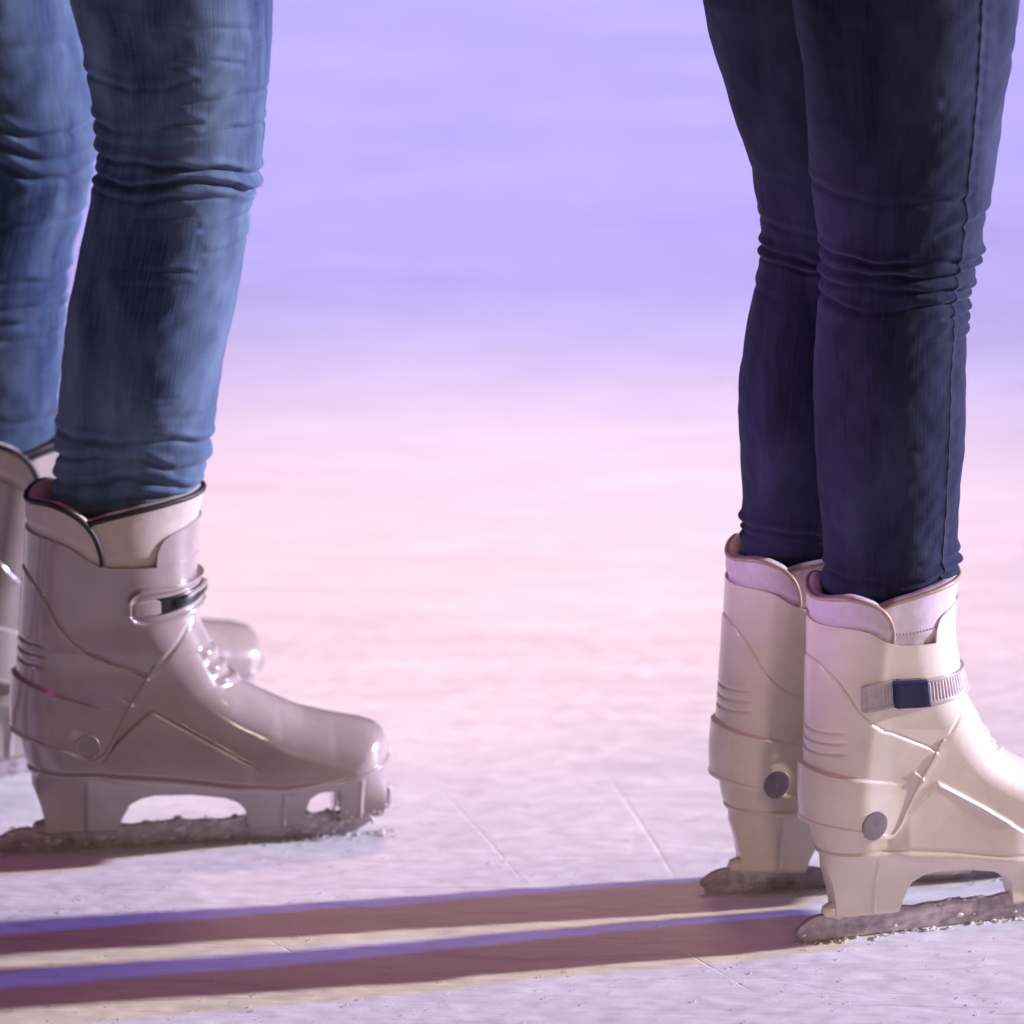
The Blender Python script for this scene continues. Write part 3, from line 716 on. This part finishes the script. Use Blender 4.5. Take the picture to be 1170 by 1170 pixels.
# --- right skater
yR = ankle(sk_rn, 'cream')[1]; yRf = ankle(sk_rf, 'cream')[1]
RN_L = [(905, 0), (915, 60), (921, 120), (926, 200), (932, 250), (938, 285), (939, 300), (938, 315), (941, 330), (935, 350), (930, 400), (929, 450), (932, 520), (937, 580), (941, 630), (941, 645), (938, 675), (932, 700)]
RN_R = [(1165, 0), (1158, 50), (1150, 100), (1140, 170), (1130, 230), (1124, 258), (1122, 290), (1113, 302), (1113, 320), (1106, 334), (1106, 350), (1105, 362), (1106, 372), (1104, 385), (1104, 450), (1102, 500), (1097, 560), (1094, 605), (1096, 628), (1094, 650), (1092, 700)]
RN_F = [([(915, 206), (990, 212), (1053, 215), (1110, 210)], .0013, 8), ([(920, 281), (1015, 284), (1085, 284), (1130, 292)], .0030, 6), ([(920, 296), (1020, 299), (1097, 301), (1125, 305)], .0026, 5.5),
        ([(920, 317), (1021, 313), (1078, 320), (1120, 328)], .0030, 6), ([(920, 332), (960, 340), (1010, 339), (1080, 333), (1110, 338)], .0022, 6), ([(1065, 252), (1100, 244), (1135, 240)], .0016, 9),
        ([(1075, 350), (1115, 352)], .0022, 5), ([(1080, 366), (1115, 366)], .0022, 5), ([(1080, 380), (1115, 381)], .0016, 5), ([(1030, 372), (1085, 368)], .0008, 8),
        ([(1040, 500), (1100, 498)], .0005, 8), ([(925, 642), (975, 652), (1030, 655), (1105, 642)], .0026, 5.5), ([(1050, 636), (1075, 630), (1105, 634)], .0020, 6), ([(1000, 610), (1060, 614)], .0006, 8),
        ([(935, 120), (1010, 126), (1080, 118)], .0006, 14), ([(1070, 100), (1120, 84), (1160, 60)], .0010, 12)]
SEAM = [(1113, 0), (1110, 79), (1104, 142), (1100, 196), (1097, 237), (1091, 281), (1087, 310), (1085, 340), (1084, 372), (1081, 435), (1078, 530), (1074, 625), (1073, 700)]
RF_L = [(803, 0), (815, 60), (835, 120), (855, 180), (860, 200), (866, 240), (870, 265), (869, 285), (869, 300), (862, 330), (851, 380), (846, 420), (843, 470), (846, 530), (849, 570), (846, 590), (849, 600), (846, 612), (850, 640), (852, 670)]
RF_R = [(1050, 0), (1046, 60), (1040, 120), (1032, 200), (1026, 260), (1022, 300), (1018, 350), (1012, 420), (1006, 500), (1000, 560), (994, 610), (990, 640), (988, 670)]
RF_F = [([(850, 247), (880, 250), (940, 255)], .0014, 7), ([(850, 278), (900, 284), (960, 288)], .0030, 6), ([(850, 291), (900, 295), (960, 296)], .0028, 5), ([(850, 325), (900, 330), (960, 325)], .001, 9),
        ([(830, 592), (880, 597), (960, 600)], .0030, 6), ([(830, 606), (880, 606), (960, 604)], .0024, 5), ([(830, 190), (900, 195)], .0008, 9)]
hipR = at_depth(1035, 0, yR); hipRf = at_depth(925, 0, yRf)
A3, sp = leg(RN_L, RN_R, lambda y: yR + .01 * (1 - y / 650.), RN_F, ((hipR[0] - .01, yR + .03, .93), .105), 21, .97, SEAM)
A4, _ = leg(RF_L, RF_R, lambda y: yRf - .0 * (1 - y / 650.), RF_F, ((hipRf[0] + .03, yRf + .02, .93), .105), 33)
pR = thing('person', 'skater at right in dark indigo skinny jeans with a side seam', 'person', ((O_RN[0]), (yR + yRf) / 2, 0))
mc = ((hipR[0] + hipRf[0]) / 2 + .01, (yR + yRf) / 2 + .02)
jr = mesh_obj('jeans', *under(pR, merge([leg_mesh(A3), leg_mesh(A4), pelvis(mc, .135, .165, .83, 1.08)])), M['denim_dark'], pR)
jeans_uv(jr, (A3, A4))
st = [tube(sp + np.array([0, 0, 0]), .00055, 8)]
mesh_obj('seam', *under(pR, merge(st)), M['thread'], jr)

# ------------------------------------------------------------------ loose shavings on the ice
def shavings():
    V0, F0 = ICO; parts = []
    def put(x, y, r, fl=.5):
        j = V0 * (1 + .5 * (RNG.random((len(V0), 1)) - .5)); a = random.random() * PI
        V = j * np.array([r * random.uniform(1, 2.2), r, r * fl]); c, s = math.cos(a), math.sin(a)
        V = np.stack([V[:, 0] * c - V[:, 1] * s, V[:, 0] * s + V[:, 1] * c, V[:, 2]], -1)
        parts.append((V + np.array([x, y, r * fl * .5]), [F0]))
    for _ in range(900):
        px, py = random.uniform(-60, 1230), 860 + 330 * random.random()
        p = on_ice(px, py); put(p[0], p[1], random.uniform(.0003, .0008), .35)
    for rt, tail, ln in ((sk_ln, -.02, .34), (sk_rn, -.01, .3), (sk_lf, -.02, .34), (sk_rf, -.01, .3)):
        a = rt.rotation_euler[2]
        for _ in range(260):
            t = tail + ln * random.random(); d = random.gauss(0, .006)
            put(rt.location[0] + t * math.cos(a) - d * math.sin(a), rt.location[1] + t * math.sin(a) + d * math.cos(a), random.uniform(.0006, .0016), .45)
    v, f = merge(parts)
    o = mesh_obj('ice_shavings', v, f, M['snow']); o['kind'] = 'stuff'; o['label'] = 'tiny white ice shavings scattered around the blades'; o['category'] = 'ice shavings'
shavings()

# ------------------------------------------------------------------ light
W = bpy.data.worlds.new('World'); scene.world = W; W.use_nodes = True
wt = W.node_tree; bg = wt.nodes['Background']; sky = wt.nodes.new('ShaderNodeTexSky'); sky.sky_type = 'NISHITA'
SUN_EL, SUN_AZ = R(15.5), R(10.5)     # azimuth measured from +X towards +Y
sky.sun_disc = False; sky.sun_elevation = SUN_EL; sky.sun_rotation = R(90) - SUN_AZ
wt.links.new(sky.outputs[0], bg.inputs[0]); bg.inputs[1].default_value = .0025

def sun(el, az, strength, col, ang):
    l = bpy.data.lights.new('key_light', 'SUN'); l.energy = strength; l.color = col; l.angle = R(ang)
    o = bpy.data.objects.new('key_light', l); link(o)
    d = Vector((math.cos(el) * math.cos(az), math.cos(el) * math.sin(az), math.sin(el)))
    o.rotation_euler = d.to_track_quat('Z', 'Y').to_euler(); return o
def spot(name, pos, aim, power, col, size, blend, radius):
    l = bpy.data.lights.new(name, 'SPOT'); l.energy = power; l.color = col; l.spot_size = R(size); l.spot_blend = blend; l.shadow_soft_size = radius
    o = bpy.data.objects.new(name, l); link(o); o.location = pos
    o.rotation_euler = (Vector(pos) - Vector(aim)).to_track_quat('Z', 'Y').to_euler(); return o
def polar(az, el, dist, aim):
    return (aim[0] + dist * math.cos(el) * math.cos(az), aim[1] + dist * math.cos(el) * math.sin(az), aim[2] + dist * math.sin(el))
sun(SUN_EL, R(10.5), 3.4, (1.0, .88, .78), 1.4)
# rink floodlights: a blue one from the same side, pink and violet washes over the far ice
spot('blue_floodlight', polar(R(13.9), R(15.5), 14, (0, 3.9, 0)), (0, 4.0, 0), 4200, (.05, .16, 1.0), 22, .6, .16)
spot('violet_floodlight', (-.5, 8.5, 4.4), (0, 7.85, 0), 520, (.15, .12, 1.0), 60, 1.0, .5)
spot('pink_floodlight', (.2, 5.6, 4.2), (0, 5.05, 0), 285, (1.0, .61, .47), 32, 1.0, .4)
spot('rose_floodlight', (0, 3.2, 4.5), (0, 4.3, 0), 32, (1.0, .04, .58), 80, 1.0, .8)
spot('warm_floodlight', (1.9, -1.2, .8), (.31, 3.97, .04), 92, (1.0, .76, .66), 11.5, 1.0, .25)
spot('lilac_edge_fill', (-1.2, 3.72, .42), (.3, 3.92, .42), 24, (.80, .46, 1.0), 20, .6, .06)  # added low lamp, kept narrow to brighten only the right skater's left edges
spot('lilac_floodlight', (-4.5, 3.45, .9), (.3, 3.95, .35), 24, (.72, .40, 1.0), 30, .8, .2)
for p, e in (((1.2, 1.2, 3.0), 12), ((-.7, .6, 3.2), 10), ((2.6, 2.6, 2.2), 12), ((-1.2, 1.6, .9), 8), ((.6, 1.2, .7), 8), ((-.2, .8, 1.1), 8)):
    l = bpy.data.lights.new('string_bulb', 'POINT'); l.energy = e * .45; l.color = (1, .62, .30); l.shadow_soft_size = .03
    o = bpy.data.objects.new('string_bulb', l); link(o); o.location = p

# ------------------------------------------------------------------ camera object and render settings
cd = bpy.data.cameras.new('camera'); cam = bpy.data.objects.new('camera', cd); link(cam)
cam.location = tuple(CAM); cam.rotation_euler = (R(90) - PITCH, 0, 0)
cd.sensor_width = 36; cd.lens = FPX / 1170 * 36; cd.clip_end = 500; cd.clip_start = .05
cd.dof.use_dof = True; cd.dof.focus_distance = float((np.array([.3, yR - .03, .2]) - CAM) @ FWD); cd.dof.aperture_fstop = 4.2
scene.camera = cam
scene.view_settings.view_transform = 'Standard'; scene.view_settings.look = 'None'
scene.view_settings.exposure = 1.1; scene.view_settings.gamma = 1.0
scene.cycles.use_denoising = True
scene.render.engine = 'CYCLES'
